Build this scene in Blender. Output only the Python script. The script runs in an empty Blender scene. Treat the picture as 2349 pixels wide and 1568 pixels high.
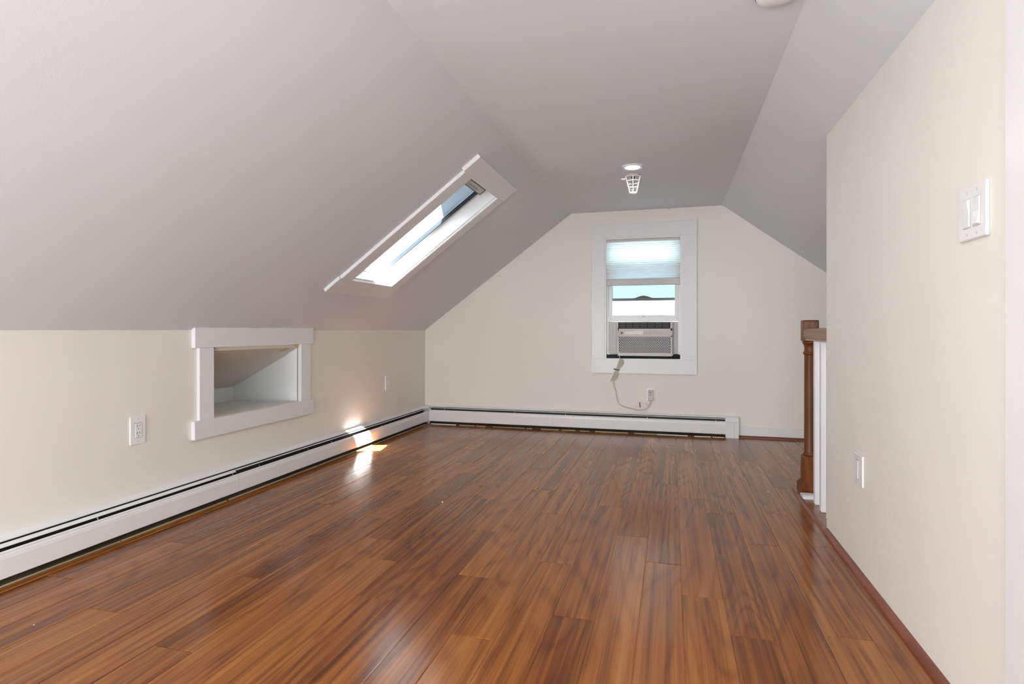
import bpy, bmesh, math, random
from mathutils import Vector, Matrix
C = bpy.context.scene.collection
sc = bpy.context.scene
random.seed(7)
PI = math.pi

# ------------------------------------------------------------------ camera
YAW = math.atan((1541 - 1174.5) / 1321)
cam = bpy.data.cameras.new('camera'); camo = bpy.data.objects.new('camera', cam); C.objects.link(camo)
camo.location = (0, 0, 0.92); camo.rotation_euler = (PI / 2, 0, YAW)
cam.sensor_width = 36; cam.lens = 36 * 1321 / 2349; cam.shift_y = -27 / 2349
cam.clip_start = 0.05
sc.camera = camo

# ------------------------------------------------------------------ world, sun, lamps, exposure
w = bpy.data.worlds.new('sky'); sc.world = w; w.use_nodes = True
bg = w.node_tree.nodes['Background']; bg.inputs[0].default_value = (0.88, 0.955, 1.0, 1); bg.inputs[1].default_value = 4.2

SUN = Vector((-0.41, 0.321, -1)).normalized()
sl = bpy.data.lights.new('sun', 'SUN'); sl.energy = 200; sl.angle = math.radians(0.53); sl.color = (1, 0.97, 0.93)
so = bpy.data.objects.new('sun', sl); C.objects.link(so)
so.rotation_euler = SUN.to_track_quat('-Z', 'Y').to_euler(); so.location = (3, -2, 6)

def area(name, loc, target, sx, sy, power, color):
    l = bpy.data.lights.new(name, 'AREA'); l.shape = 'RECTANGLE'; l.size = sx; l.size_y = sy; l.energy = power; l.color = color
    o = bpy.data.objects.new(name, l); C.objects.link(o); o.location = loc
    o.rotation_euler = (Vector(target) - Vector(loc)).to_track_quat('-Z', 'Y').to_euler()
    return o
# added fill lamps behind the camera, standing in for the unseen attic end's light
area('rear_fill', (-0.80, -1.45, 0.56), (-0.80, 3.0, 0.75), 2.6, 0.92, 96, (0.915, 0.965, 1.0))
area('rear_side_fill', (-1.75, -1.40, 0.78), (0.5, 3.4, 1.35), 0.85, 1.15, 34, (0.915, 0.965, 1.0))
# added fill lamp over the stairwell behind the right wall, out of view
area('stair_fill', (1.35, 1.2, 1.1), (1.35, 4.0, 0.9), 0.7, 0.7, 18, (0.915, 0.965, 1.0))

sc.cycles.sample_clamp_indirect = 15.0
sc.cycles.caustics_reflective = False
vs = sc.view_settings
vs.view_transform = 'Standard'; vs.look = 'None'; vs.exposure = 0.0; vs.gamma = 1.0; vs.use_curve_mapping = False

# ------------------------------------------------------------------ materials
def new_mat(name):
    m = bpy.data.materials.new(name); m.use_nodes = True
    return m, m.node_tree, m.node_tree.nodes['Principled BSDF']
def link(t, a, b): t.links.new(a, b)

def paint(name, col, rough=0.5, bump=0.0, bscale=300.0, var=0.02, spec=0.5, metal=0.0):
    m, t, p = new_mat(name)
    p.inputs['Roughness'].default_value = rough; p.inputs['Specular IOR Level'].default_value = spec; p.inputs['Metallic'].default_value = metal
    tc = t.nodes.new('ShaderNodeTexCoord'); n = t.nodes.new('ShaderNodeTexNoise'); n.inputs['Scale'].default_value = 2.3; n.inputs['Detail'].default_value = 3
    link(t, tc.outputs['Object'], n.inputs['Vector'])
    r = t.nodes.new('ShaderNodeValToRGB')
    r.color_ramp.elements[0].position = 0.3; r.color_ramp.elements[1].position = 0.7
    r.color_ramp.elements[0].color = (*[c * (1 - var) for c in col], 1); r.color_ramp.elements[1].color = (*[min(1, c * (1 + var)) for c in col], 1)
    link(t, n.outputs['Fac'], r.inputs['Fac']); link(t, r.outputs['Color'], p.inputs['Base Color'])
    if bump:
        b = t.nodes.new('ShaderNodeTexNoise'); b.inputs['Scale'].default_value = bscale; b.inputs['Detail'].default_value = 2
        bp = t.nodes.new('ShaderNodeBump'); bp.inputs['Strength'].default_value = bump; bp.inputs['Distance'].default_value = 0.002
        link(t, tc.outputs['Object'], b.inputs['Vector']); link(t, b.outputs['Fac'], bp.inputs['Height']); link(t, bp.outputs['Normal'], p.inputs['Normal'])
    return m

def wood(name, ramp, rough=0.3, scale=1.0, per_object=True, axis='Y', coat=0.0, bump=0.04, spec=0.5):
    """Grain that runs along one axis: broad streaks, cathedral rings and fine fibres, shifted per piece."""
    m, t, p = new_mat(name)
    N = t.nodes.new
    tc = N('ShaderNodeTexCoord'); oi = N('ShaderNodeObjectInfo')
    ofs = N('ShaderNodeCombineXYZ')
    for i, k in enumerate((31.7, 57.3, 13.1)):
        mu = N('ShaderNodeMath'); mu.operation = 'MULTIPLY'; mu.inputs[1].default_value = k if per_object else 0.0
        link(t, oi.outputs['Random'], mu.inputs[0]); link(t, mu.outputs[0], ofs.inputs[i])
    add = N('ShaderNodeVectorMath'); add.operation = 'ADD'
    link(t, tc.outputs['Object'], add.inputs[0]); link(t, ofs.outputs[0], add.inputs[1])
    def mapped(across, along):
        mp = N('ShaderNodeMapping'); s = [across * scale] * 3; s['XYZ'.index(axis)] = along * scale
        mp.inputs['Scale'].default_value = s; link(t, add.outputs[0], mp.inputs['Vector']); return mp.outputs[0]
    def noise(vec, detail, dist=0.0, rough_=0.5):
        n = N('ShaderNodeTexNoise'); n.inputs['Scale'].default_value = 1; n.inputs['Detail'].default_value = detail
        n.inputs['Distortion'].default_value = dist; n.inputs['Roughness'].default_value = rough_
        link(t, vec, n.inputs['Vector']); return n.outputs['Fac']
    def math_(op, a, b):
        mm = N('ShaderNodeMath'); mm.operation = op
        for k, v in enumerate((a, b)):
            if isinstance(v, (int, float)): mm.inputs[k].default_value = v
            else: link(t, v, mm.inputs[k])
        return mm.outputs[0]
    broad = noise(mapped(14, 0.45), 2, 0.1)
    body = noise(mapped(5.0, 0.75), 1, 0.15)
    rings = math_('SINE', math_('MULTIPLY', body, 72.0), 0.0)
    rings = math_('POWER', math_('ADD', math_('MULTIPLY', rings, 0.5), 0.5), 3.0)
    streak = noise(mapped(60, 0.7), 3, 0.05, 0.65)
    fibre = noise(mapped(170, 3.0), 1)
    v = math_('ADD', math_('MULTIPLY', broad, 0.50), math_('MULTIPLY', streak, 0.62))
    v = math_('ADD', v, math_('MULTIPLY', fibre, 0.18))
    v = math_('SUBTRACT', v, 0.08)
    v = math_('SUBTRACT', v, math_('MULTIPLY', rings, 0.08))
    if per_object:
        wn = N('ShaderNodeTexWhiteNoise'); wn.noise_dimensions = '1D'; link(t, oi.outputs['Random'], wn.inputs['W'])
        v = math_('ADD', v, math_('MULTIPLY', math_('SUBTRACT', wn.outputs['Value'], 0.5), 0.12))
    cr = N('ShaderNodeValToRGB'); el = cr.color_ramp.elements
    while len(el) < len(ramp): el.new(0.5)
    for e_, (pos, col) in zip(el, ramp): e_.position = pos; e_.color = (*col, 1)
    link(t, v, cr.inputs['Fac']); link(t, cr.outputs['Color'], p.inputs['Base Color'])
    p.inputs['Roughness'].default_value = rough; p.inputs['Specular IOR Level'].default_value = spec; p.inputs['Coat Weight'].default_value = coat; p.inputs['Coat Roughness'].default_value = 0.16
    if bump:
        bp = N('ShaderNodeBump'); bp.inputs['Strength'].default_value = bump; bp.inputs['Distance'].default_value = 0.001
        link(t, v, bp.inputs['Height']); link(t, bp.outputs['Normal'], p.inputs['Normal'])
    return m

def glass(name, tint, refl=0.03):
    m = bpy.data.materials.new(name); m.use_nodes = True; t = m.node_tree; t.nodes.clear(); N = t.nodes.new
    o = N('ShaderNodeOutputMaterial'); mx = N('ShaderNodeMixShader'); tr = N('ShaderNodeBsdfTransparent'); gl = N('ShaderNodeBsdfGlossy')
    tr.inputs[0].default_value = (*tint, 1); gl.inputs['Roughness'].default_value = 0.02
    lw = N('ShaderNodeLayerWeight'); lw.inputs[0].default_value = 0.5
    pw = N('ShaderNodeMath'); pw.operation = 'POWER'; pw.inputs[1].default_value = 4.0; link(t, lw.outputs['Facing'], pw.inputs[0])
    ma = N('ShaderNodeMath'); ma.operation = 'MULTIPLY_ADD'; ma.inputs[1].default_value = 0.5; ma.inputs[2].default_value = refl; link(t, pw.outputs[0], ma.inputs[0])
    link(t, ma.outputs[0], mx.inputs[0]); link(t, tr.outputs[0], mx.inputs[1]); link(t, gl.outputs[0], mx.inputs[2]); link(t, mx.outputs[0], o.inputs[0])
    return m

def cloth(name, col, trans):
    m = bpy.data.materials.new(name); m.use_nodes = True; t = m.node_tree; t.nodes.clear(); N = t.nodes.new
    o = N('ShaderNodeOutputMaterial'); mx = N('ShaderNodeMixShader'); tr = N('ShaderNodeBsdfTranslucent'); df = N('ShaderNodeBsdfDiffuse')
    tr.inputs[0].default_value = (*col, 1); df.inputs[0].default_value = (*col, 1); mx.inputs[0].default_value = trans
    link(t, df.outputs[0], mx.inputs[1]); link(t, tr.outputs[0], mx.inputs[2]); link(t, mx.outputs[0], o.inputs[0])
    return m

def lamp_mat(name, col, s):
    m, t, p = new_mat(name); p.inputs['Base Color'].default_value = (*col, 1)
    p.inputs['Emission Color'].default_value = (*col, 1); p.inputs['Emission Strength'].default_value = s
    return m

M = {}
M['cream'] = paint('cream_wall_paint', (0.80, 0.768, 0.705), 0.55, 0.12, 220, 0.012)
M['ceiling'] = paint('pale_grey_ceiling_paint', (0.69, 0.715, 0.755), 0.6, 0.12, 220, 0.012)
M['white'] = paint('white_trim_paint', (0.76, 0.755, 0.765), 0.35, 0.05, 60, 0.015)
M['niche'] = paint('white_niche_board', (0.76, 0.77, 0.76), 0.55, 0.05, 90, 0.02)
M['niche_slope'] = paint('cream_niche_slope', (0.72, 0.68, 0.60), 0.6, 0.05, 90, 0.03)
M['vinyl'] = paint('white_vinyl', (0.80, 0.81, 0.81), 0.3, 0, 1, 0.01)
M['enamel'] = paint('white_heater_enamel', (0.77, 0.765, 0.77), 0.28, 0, 1, 0.01)
M['slot'] = paint('black_heater_inside', (0.018, 0.017, 0.016), 0.6, 0.1, 80, 0.3)  # black puts dirt and the shade inside the heater into the colour
M['base_shade'] = paint('shaded_olive_heater_base', (0.055, 0.043, 0.022), 0.7, 0.2, 60, 0.4)  # shade of the gap under the panel, put into the colour
M['tan'] = paint('tan_bare_wood_edge', (0.42, 0.34, 0.20), 0.7, 0.1, 90, 0.25)
M['plate'] = paint('white_plate_plastic', (0.80, 0.80, 0.80), 0.25, 0, 1, 0.005)
M['slit'] = paint('dark_socket_slot', (0.01, 0.01, 0.01), 0.5, 0, 1, 0.1)
M['rubber'] = paint('black_foam', (0.012, 0.012, 0.012), 0.8, 0.2, 150, 0.2)
M['silver'] = paint('silver_beige_plastic', (0.50, 0.465, 0.45), 0.35, 0, 1, 0.02)
M['pad'] = paint('pale_grille_lattice', (0.66, 0.64, 0.64), 0.35, 0, 1, 0.02)
M['dark'] = paint('dark_grille_hole', (0.035, 0.034, 0.036), 0.5, 0, 1, 0.2)
M['slat'] = paint('grey_louver_plastic', (0.30, 0.31, 0.31), 0.35, 0, 1, 0.1)
M['cord'] = paint('beige_cord_vinyl', (0.60, 0.56, 0.47), 0.4, 0, 1, 0.05)
M['paper'] = paint('white_tag_paper', (0.82, 0.80, 0.79), 0.7, 0, 1, 0.02)
M['red'] = paint('red_print', (0.45, 0.07, 0.04), 0.6, 0, 1, 0.05)
M['tape'] = paint('tan_masking_tape', (0.62, 0.48, 0.24), 0.7, 0.1, 90, 0.1)
M['sash_grey'] = paint('grey_sash_plastic', (0.55, 0.53, 0.52), 0.4, 0, 1, 0.03)
M['gasket'] = paint('slate_blue_gasket', (0.018, 0.028, 0.036), 0.5, 0, 1, 0.05)
M['curtain'] = paint('pale_accordion_vinyl', (0.72, 0.70, 0.69), 0.45, 0, 1, 0.03)
M['chrome'] = paint('bright_chrome', (0.75, 0.75, 0.75), 0.2, 0, 1, 0.02, 0.5, 1.0)
M['wire'] = paint('white_coated_wire', (0.86, 0.86, 0.83), 0.3, 0, 1, 0.02)
M['ctrl'] = paint('beige_control_strip', (0.50, 0.44, 0.41), 0.4, 0, 1, 0.03)
M['shingle'] = paint('dark_roof_shingle', (0.10, 0.11, 0.13), 0.8, 0.2, 20, 0.2)
M['leaf'] = paint('dark_green_foliage', (0.03, 0.07, 0.03), 0.7, 0.3, 8, 0.4)
M['siding'] = paint('pale_siding', (0.6, 0.62, 0.63), 0.6, 0, 1, 0.05)
M['ground'] = paint('grey_ground', (0.068, 0.068, 0.067), 0.9, 0, 1, 0.2)
M['sub'] = paint('dark_subfloor', (0.05, 0.025, 0.012), 0.8, 0, 1, 0.2)
M['plank'] = wood('walnut_laminate', [(0.16, (0.060, 0.017, 0.006)), (0.30, (0.095, 0.028, 0.0085)), (0.41, (0.145, 0.044, 0.011)), (0.50, (0.210, 0.068, 0.015)), (0.60, (0.275, 0.096, 0.021)), (0.76, (0.37, 0.147, 0.037))], 0.19, bump=0.0, spec=0.32)
M['cherry'] = wood('reddish_cherry_strip', [(0.3, (0.11, 0.025, 0.011)), (0.55, (0.20, 0.05, 0.023)), (0.8, (0.27, 0.08, 0.04))], 0.35, axis='Y', bump=0.0)
M['cherry_x'] = wood('reddish_cherry_cross_strip', [(0.3, (0.075, 0.018, 0.009)), (0.55, (0.15, 0.036, 0.018)), (0.8, (0.21, 0.06, 0.03))], 0.3, axis='X')
M['newel'] = wood('stained_newel_oak', [(0.3, (0.06, 0.014, 0.002)), (0.5, (0.125, 0.033, 0.004)), (0.75, (0.20, 0.062, 0.009))], 0.4, axis='Z', bump=0.0, spec=0.3)
M['rail'] = wood('stained_handrail_oak', [(0.3, (0.13, 0.055, 0.025)), (0.5, (0.25, 0.115, 0.055)), (0.75, (0.34, 0.18, 0.10))], 0.35, axis='Y')
M['glass_w'] = glass('window_glass', (0.655, 0.665, 0.67))
M['glass_u'] = glass('upper_sash_glass', (0.70, 0.84, 0.89))
M['glass_s'] = glass('skylight_glass', (0.95, 0.97, 0.98))
M['shade'] = cloth('white_cellular_fabric', (0.97, 0.945, 0.93), 0.80)
M['blind'] = cloth('pale_blue_blind_fabric', (0.60, 0.71, 0.80), 0.09)
M['led'] = lamp_mat('led_lens', (1, 0.98, 0.94), 14)

# ------------------------------------------------------------------ mesh helpers
class G:
    """Collects solids in one bmesh."""
    def __init__(s): s.b = bmesh.new()
    def box(s, x0, x1, y0, y1, z0, z1, bev=0.0, seg=1):
        vs_ = [s.b.verts.new((x, y, z)) for x in (x0, x1) for y in (y0, y1) for z in (z0, z1)]
        q = [(0, 1, 3, 2), (4, 6, 7, 5), (0, 4, 5, 1), (2, 3, 7, 6), (0, 2, 6, 4), (1, 5, 7, 3)]
        fs = [s.b.faces.new([vs_[i] for i in f]) for f in q]
        if bev:
            es = list({e for f in fs for e in f.edges})
            bmesh.ops.bevel(s.b, geom=es, offset=bev, segments=seg, affect='EDGES', profile=0.5)
        return s
    def prism(s, pts, axis, a0, a1):
        """Closed 2D outline pushed along an axis. pts are the two other coordinates in x, y, z order."""
        def mk(p, a):
            if axis == 'X': return (a, p[0], p[1])
            if axis == 'Y': return (p[0], a, p[1])
            return (p[0], p[1], a)
        A = [s.b.verts.new(mk(p, a0)) for p in pts]; B = [s.b.verts.new(mk(p, a1)) for p in pts]
        n = len(pts)
        for i in range(n): s.b.faces.new((A[i], A[(i + 1) % n], B[(i + 1) % n], B[i]))
        s.b.faces.new(A[::-1]); s.b.faces.new(B)
        return s
    def lathe(s, prof, cx, cy, seg=24, cap=True):
        rings = [[s.b.verts.new((cx + r * math.cos(2 * PI * k / seg), cy + r * math.sin(2 * PI * k / seg), z)) for k in range(seg)] for r, z in prof]
        for a, b in zip(rings, rings[1:]):
            for k in range(seg): s.b.faces.new((a[k], a[(k + 1) % seg], b[(k + 1) % seg], b[k]))
        if cap: s.b.faces.new(rings[0][::-1]); s.b.faces.new(rings[-1])
        return s
    def tube(s, pts, r, seg=8, closed=False):
        P = [Vector(p) for p in pts]; n = len(P); rings = []
        for i, p in enumerate(P):
            a = P[(i - 1) % n] if (closed or i > 0) else p; b_ = P[(i + 1) % n] if (closed or i < n - 1) else p
            d = (b_ - a).normalized()
            u = d.cross(Vector((0.13, 0.31, 0.94)))
            if u.length < 1e-3: u = d.cross(Vector((1, 0, 0)))
            u.normalize(); v = d.cross(u)
            rings.append([s.b.verts.new(p + r * (math.cos(2 * PI * k / seg) * u + math.sin(2 * PI * k / seg) * v)) for k in range(seg)])
        for i in range(n if closed else n - 1):
            a, b_ = rings[i], rings[(i + 1) % n]
            for k in range(seg): s.b.faces.new((a[k], a[(k + 1) % seg], b_[(k + 1) % seg], b_[k]))
        if not closed: s.b.faces.new(rings[0][::-1]); s.b.faces.new(rings[-1])
        return s
    def move(s, mat): bmesh.ops.transform(s.b, matrix=mat, verts=s.b.verts); return s

def worldloc(o):
    v = Vector((0, 0, 0))
    while o is not None: v += o.location; o = o.parent
    return v
def put(name, g, mat, parent=None, kind=None, label=None, cat=None, group=None, smooth=False, origin=None):
    """Links the collected solids, given in world coordinates, as one mesh object."""
    bmesh.ops.recalc_face_normals(g.b, faces=g.b.faces)
    base = worldloc(parent) if parent else Vector((0, 0, 0))
    org = Vector(origin) if origin is not None else base
    bmesh.ops.translate(g.b, vec=-org, verts=g.b.verts)
    me = bpy.data.meshes.new(name); g.b.to_mesh(me); g.b.free()
    if smooth:
        for p in me.polygons: p.use_smooth = True
        try: me.set_sharp_from_angle(angle=math.radians(35))
        except Exception: pass
    me.materials.append(M[mat] if isinstance(mat, str) else mat)
    o = bpy.data.objects.new(name, me); C.objects.link(o); o.location = org - base
    if parent: o.parent = parent
    tag(o, kind, label, cat, group)
    return o
def tag(o, kind=None, label=None, cat=None, group=None):
    if kind: o['kind'] = kind
    if label: o['label'] = label
    if cat: o['category'] = cat
    if group: o['group'] = group
    return o
def empty(name, loc, kind=None, label=None, cat=None, group=None):
    o = bpy.data.objects.new(name, None); C.objects.link(o); o.location = loc; o.empty_display_size = 0.05
    return tag(o, kind, label, cat, group)
def smooth_path(pts, n=6):
    P = [Vector(p) for p in pts]; out = []
    for i in range(len(P) - 1):
        p0, p1, p2, p3 = P[max(i - 1, 0)], P[i], P[i + 1], P[min(i + 2, len(P) - 1)]
        for k in range(n):
            t = k / n
            out.append(0.5 * ((2 * p1) + (p2 - p0) * t + (2 * p0 - 5 * p1 + 4 * p2 - p3) * t * t + (3 * p1 - p0 - 3 * p2 + p3) * t ** 3))
    out.append(P[-1]); return out

# ------------------------------------------------------------------ room dimensions (metres)
XL, XR, YB, YR = -2.37, 0.683, 5.30, -1.6       # left wall, right wall, back wall, rear wall
ZC, ZK = 2.002, 0.92                            # flat ceiling, top of the knee wall
XCL, XCR = -0.901, 0.423                        # creases between the slopes and the flat ceiling
RS = 0.747                                      # fall of the right slope
XS = 1.87                                       # knee wall beyond the stairs
T = 0.12
d = Vector((XCL - XL, 0, ZC - ZK)); LS = d.length; d.normalize()
SL = Matrix(((d.x, 0, -d.z, XL), (0, 1, 0, 0), (d.z, 0, d.x, ZK), (0, 0, 0, 1)))   # slope frame: up the slope, along the room, outwards

# ------------------------------------------------------------------ floor and its planks
sub = G().box(XL - 0.1, 0.80, YR, YB + 0.1, -0.06, -0.0125).box(0.80, XS + 0.1, 3.66, YB + 0.1, -0.06, -0.0125)
floor = put('floor', sub, 'sub', kind='structure', label='glossy brown walnut laminate floor of long planks')
PW, PL = 0.1355, 1.21
def plank_bm(wd, ln):
    b = bmesh.new(); hw, hl = wd / 2 - 0.0002, ln / 2 - 0.0002; c, dz = 0.0026, 0.0014
    lo = [b.verts.new((x, y, -0.0124)) for x, y in ((-hw, -hl), (hw, -hl), (hw, hl), (-hw, hl))]
    mi = [b.verts.new((x, y, -dz)) for x, y in ((-hw, -hl), (hw, -hl), (hw, hl), (-hw, hl))]
    hi = [b.verts.new((x, y, 0)) for x, y in ((-hw + c, -hl + c), (hw - c, -hl + c), (hw - c, hl - c), (-hw + c, hl - c))]
    for A, B in ((lo, mi), (mi, hi)):
        for k in range(4): b.faces.new((A[k], A[(k + 1) % 4], B[(k + 1) % 4], B[k]))
    b.faces.new(hi)
    return b
plank_cache = {}
def plank(x0, x1, y0, y1):
    key = (round(x1 - x0, 4), round(y1 - y0, 4))
    if key not in plank_cache:
        b = plank_bm(x1 - x0, y1 - y0); me = bpy.data.meshes.new('plank'); b.to_mesh(me); b.free(); me.materials.append(M['plank']); plank_cache[key] = me
    o = bpy.data.objects.new('plank', plank_cache[key]); C.objects.link(o); o.parent = floor
    o.location = ((x0 + x1) / 2, (y0 + y1) / 2, random.uniform(-0.00025, 0.0))
JOINT = {-18: 1.95, -17: 1.62, -16: 2.02, -15: 2.34, -14: 1.466, -13: 2.11, -12: 1.807, -11: 2.553, -10: 2.295, -9: 2.09, -8: 1.782, -7: 2.518, -6: 2.04,
         -5: 1.633, -4: 2.243, -3: 1.831, -2: 2.627, -1: 2.351, 0: 2.09, 1: 1.853, 2: 2.67, 3: 3.14, 4: 2.71, 5: 1.9, 6: 2.4, 7: 2.2, 8: 2.65}
for i, j in JOINT.items():
    x0, x1 = 0.035 + PW * i, 0.035 + PW * (i + 1)
    x0 = max(x0, XL)
    ystart = 0.35 if i < 4 else (2.0 if i == 4 else 3.66)
    y = j - PL * 4
    while y < YB:
        a, b_ = max(y, YR if i < 5 else 3.66), min(y + PL, YB)
        if b_ > 0.2 and b_ - a > 0.03:
            xx1 = x1
            if i == 4:
                if a < 3.66 < b_:
                    plank(x0, 0.674, a, 3.66); plank(x0, x1, 3.66, b_); y += PL; continue
                if b_ <= 3.66: xx1 = 0.674
            plank(x0, xx1, a, b_)
        y += PL

# ------------------------------------------------------------------ left wall with the recess
NY0, NY1, NZ0, NZ1 = 2.525, 3.292, 0.4535, 0.830   # recess opening
g = G().box(XL - 0.09, XL, YR, NY0, -0.06, ZK + 0.0).box(XL - 0.09, XL, NY1, YB + 0.15, -0.06, ZK)
g.box(XL - 0.09, XL, NY0, NY1, -0.06, NZ0).box(XL - 0.09, XL, NY0, NY1, NZ1, ZK)
wall_left = put('wall_left', g, 'cream', kind='structure', label='low cream knee wall under the left ceiling slope')
NX = -2.90
put('niche_shelf', G().box(NX - 0.02, XL - 0.004, NY0 - 0.25, NY1 + 0.03, NZ0 - 0.018, NZ0 - 0.012), 'niche', wall_left)
g = G().box(NX - 0.02, NX, NY0 - 0.25, NY1 + 0.03, NZ0 - 0.03, 0.60)
put('niche_back', g, 'niche', wall_left, label='low white board at the back of the recess')
put('niche_side', G().box(NX, XL - 0.013, NY1 + 0.008, NY1 + 0.03, NZ0 - 0.012, 0.93), 'niche', wall_left)
put('niche_side', G().box(NX, XL - 0.09, NY0 - 0.27, NY0 - 0.25, NZ0 - 0.012, 0.93), 'niche', wall_left)
zn = lambda x: 0.804 + 0.523 * (x + 2.383)
g = G().prism([(XL - 0.004, zn(XL - 0.004)), (NX - 0.02, zn(NX - 0.02)), (NX - 0.02, zn(NX - 0.02) + 0.02), (XL - 0.004, zn(XL - 0.004) + 0.02)], 'Y', NY0 - 0.27, NY1 + 0.03)
put('niche_slope', g, 'niche_slope', wall_left, label='sloping cream board over the recess')
put('niche_lining', G().box(XL - 0.088, XL - 0.016, NY1 - 0.004, NY1 + 0.006, NZ0, NZ1), 'white', wall_left)
put('niche_lining', G().box(XL - 0.010, XL - 0.002, NY1 - 0.004, NY1 + 0.006, NZ0, NZ1), 'white', wall_left)
put('joint_shade', G().box(XL - 0.017, XL - 0.009, NY1 - 0.0005, NY1 + 0.004, NZ0, NZ1 - 0.02), 'slot', wall_left, label='black strip for the shade in the open joint beside the frame')  # black strip paints the shade of the narrow gap

# niche casing (a picture-frame of flat boards)
nc = empty('trim_1', (XL, 2.9, 0.64), 'structure', 'white flat board frame around the recess in the left wall')
def board(parent, x0, x1, y0, y1, z0, z1, bev=0.0015, mat='white'):
    return put('casing_board', G().box(x0, x1, y0, y1, z0, z1, bev), mat, parent)
board(nc, XL, XL + 0.024, 2.402, 3.412, 0.829, 0.934)
board(nc, XL, XL + 0.024, 2.399, 3.412, 0.357, 0.452)
board(nc, XL, XL + 0.019, 2.436, 2.534, 0.452, 0.829)
board(nc, XL, XL + 0.019, 3.284, 3.386, 0.452, 0.829)
def shard(name, pts, thick, mat, parent=None, **k):
    """A small torn sheet: an outline of world points with thickness along +z of its own plane."""
    P = [Vector(p) for p in pts]; n = (P[1] - P[0]).cross(P[2] - P[0]).normalized() * thick
    g_ = G(); A = [g_.b.verts.new(p) for p in P]; B = [g_.b.verts.new(p + n) for p in P]; m_ = len(P)
    for i_ in range(m_): g_.b.faces.new((A[i_], A[(i_ + 1) % m_], B[(i_ + 1) % m_], B[i_]))
    g_.b.faces.new(A[::-1]); g_.b.faces.new(B)
    return put(name, g_, mat, parent, **k)
shard('tape_scrap', [(XL - 0.004, 2.537, 0.829), (XL - 0.004, 2.566, 0.829), (XL - 0.004, 2.560, 0.815), (XL - 0.004, 2.540, 0.812)], 0.0008, 'tape', nc, label='tan torn tape in the corner')
shard('tape_scrap', [(XL + 0.002, 3.19, 0.829), (XL + 0.002, 3.282, 0.829), (XL + 0.001, 3.272, 0.806), (XL + 0.001, 3.235, 0.819)], 0.0008, 'tape', nc, label='tan torn tape in the corner')
shard('tape_scrap', [(XL - 0.012, 3.15, 0.8025), (XL - 0.010, 3.20, 0.8035), (XL - 0.045, 3.20, 0.785), (XL - 0.050, 3.14, 0.782)], 0.0008, 'tape', nc, label='tan torn tape in the corner')
# ragged caulk along the top of the frame
g = G(); yy = 2.41
while yy < 3.40:
    ln = random.uniform(0.02, 0.07); g.box(XL + 0.004, XL + 0.02 + random.uniform(-0.004, 0.004), yy, min(yy + ln, 3.405), 0.934, 0.934 + random.uniform(0.003, 0.008)); yy += ln + random.uniform(0, 0.01)
put('caulk_bead', g, 'white', nc)

# ------------------------------------------------------------------ left slope with the skylight hole
SY0, SY1, SS0, SS1 = 3.182, 3.724, 0.544, 1.530
g = G()
g.box(-0.12, SS0, YR, YB + 0.15, 0, T).box(SS1, LS + 0.03, YR, YB + 0.15, 0, T)
g.box(SS0, SS1, YR, SY0, 0, T).box(SS0, SS1, SY1, YB + 0.15, 0, T)
# trim the part that would dip through the wall into the room: it lies outside the knee wall
g.move(SL)
put('ceiling_left', g, 'ceiling', kind='structure', label='pale grey ceiling slope over the left knee wall')
put('ceiling', G().box(XCL - 0.02, XCR + 0.02, YR, YB + 0.15, ZC, ZC + T), 'ceiling', kind='structure', label='flat pale grey strip of ceiling between two slopes')
zs = lambda x: ZC - RS * (x - XCR)
put('ceiling_right', G().prism([(XCR, ZC), (XS + 0.25, zs(XS + 0.25)), (XS + 0.25, zs(XS + 0.25) + 0.15), (XCR, ZC + 0.15)], 'Y', YR, YB + 0.15), 'ceiling', kind='structure', label='pale grey ceiling slope above the stairs and right wall')

# ------------------------------------------------------------------ back wall with the window hole
WX0, WX1, WZ0, WZ1 = -0.588, 0.084, 0.656, 1.756
zl = lambda x: ZK + (x - XL) * d.z / d.x + 0.05
g = G().prism([(XL - 0.09, -0.06), (WX0, -0.06), (WX0, 2.06), (XCL - 0.02, 2.06), (XL - 0.09, zl(XL - 0.09))], 'Y', YB, YB + 0.15)
g.prism([(WX1, -0.06), (XS + 0.1, -0.06), (XS + 0.1, zs(XS + 0.1) + 0.06), (XCR + 0.02, 2.06), (WX1, 2.06)], 'Y', YB, YB + 0.15)
g.box(WX0, WX1, YB, YB + 0.15, -0.06, WZ0).box(WX0, WX1, YB, YB + 0.15, WZ1, 2.06)
put('wall_back', g, 'cream', kind='structure', label='cream gable wall with the window')
put('wall_rear', G().box(XL - 0.1, XS + 0.1, YR - 0.1, YR, -2.6, 2.2), 'cream', kind='structure', label='cream end wall behind the camera')
g = G().prism([(XR, -0.06), (XR + 0.115, -0.06), (XR + 0.115, zs(XR + 0.115)), (XR, zs(XR))], 'Y', YR, 2.925)
put('wall_right', g, 'cream', kind='structure', label='tall cream wall beside the camera ending at the stair railing')
g = G().box(XS, XS + 0.1, YR, YB + 0.15, -2.6, 0.98)
g.box(0.70, 0.80, YR, 3.66, -2.6, -0.06).box(0.80, XS, 3.66, 3.76, -2.6, -0.06).box(0.7, XS, YR, 3.76, -2.7, -2.6)
put('wall_stairwell', g, 'cream', kind='structure', label='cream walls of the stairwell behind the railing')
# door casing at the near end of the right wall
put('trim_2', G().box(XR - 0.016, XR, 1.335, 1.427, 0.0, 1.806, 0.002), 'white', kind='structure', label='white flat door casing on the near right wall')

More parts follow.
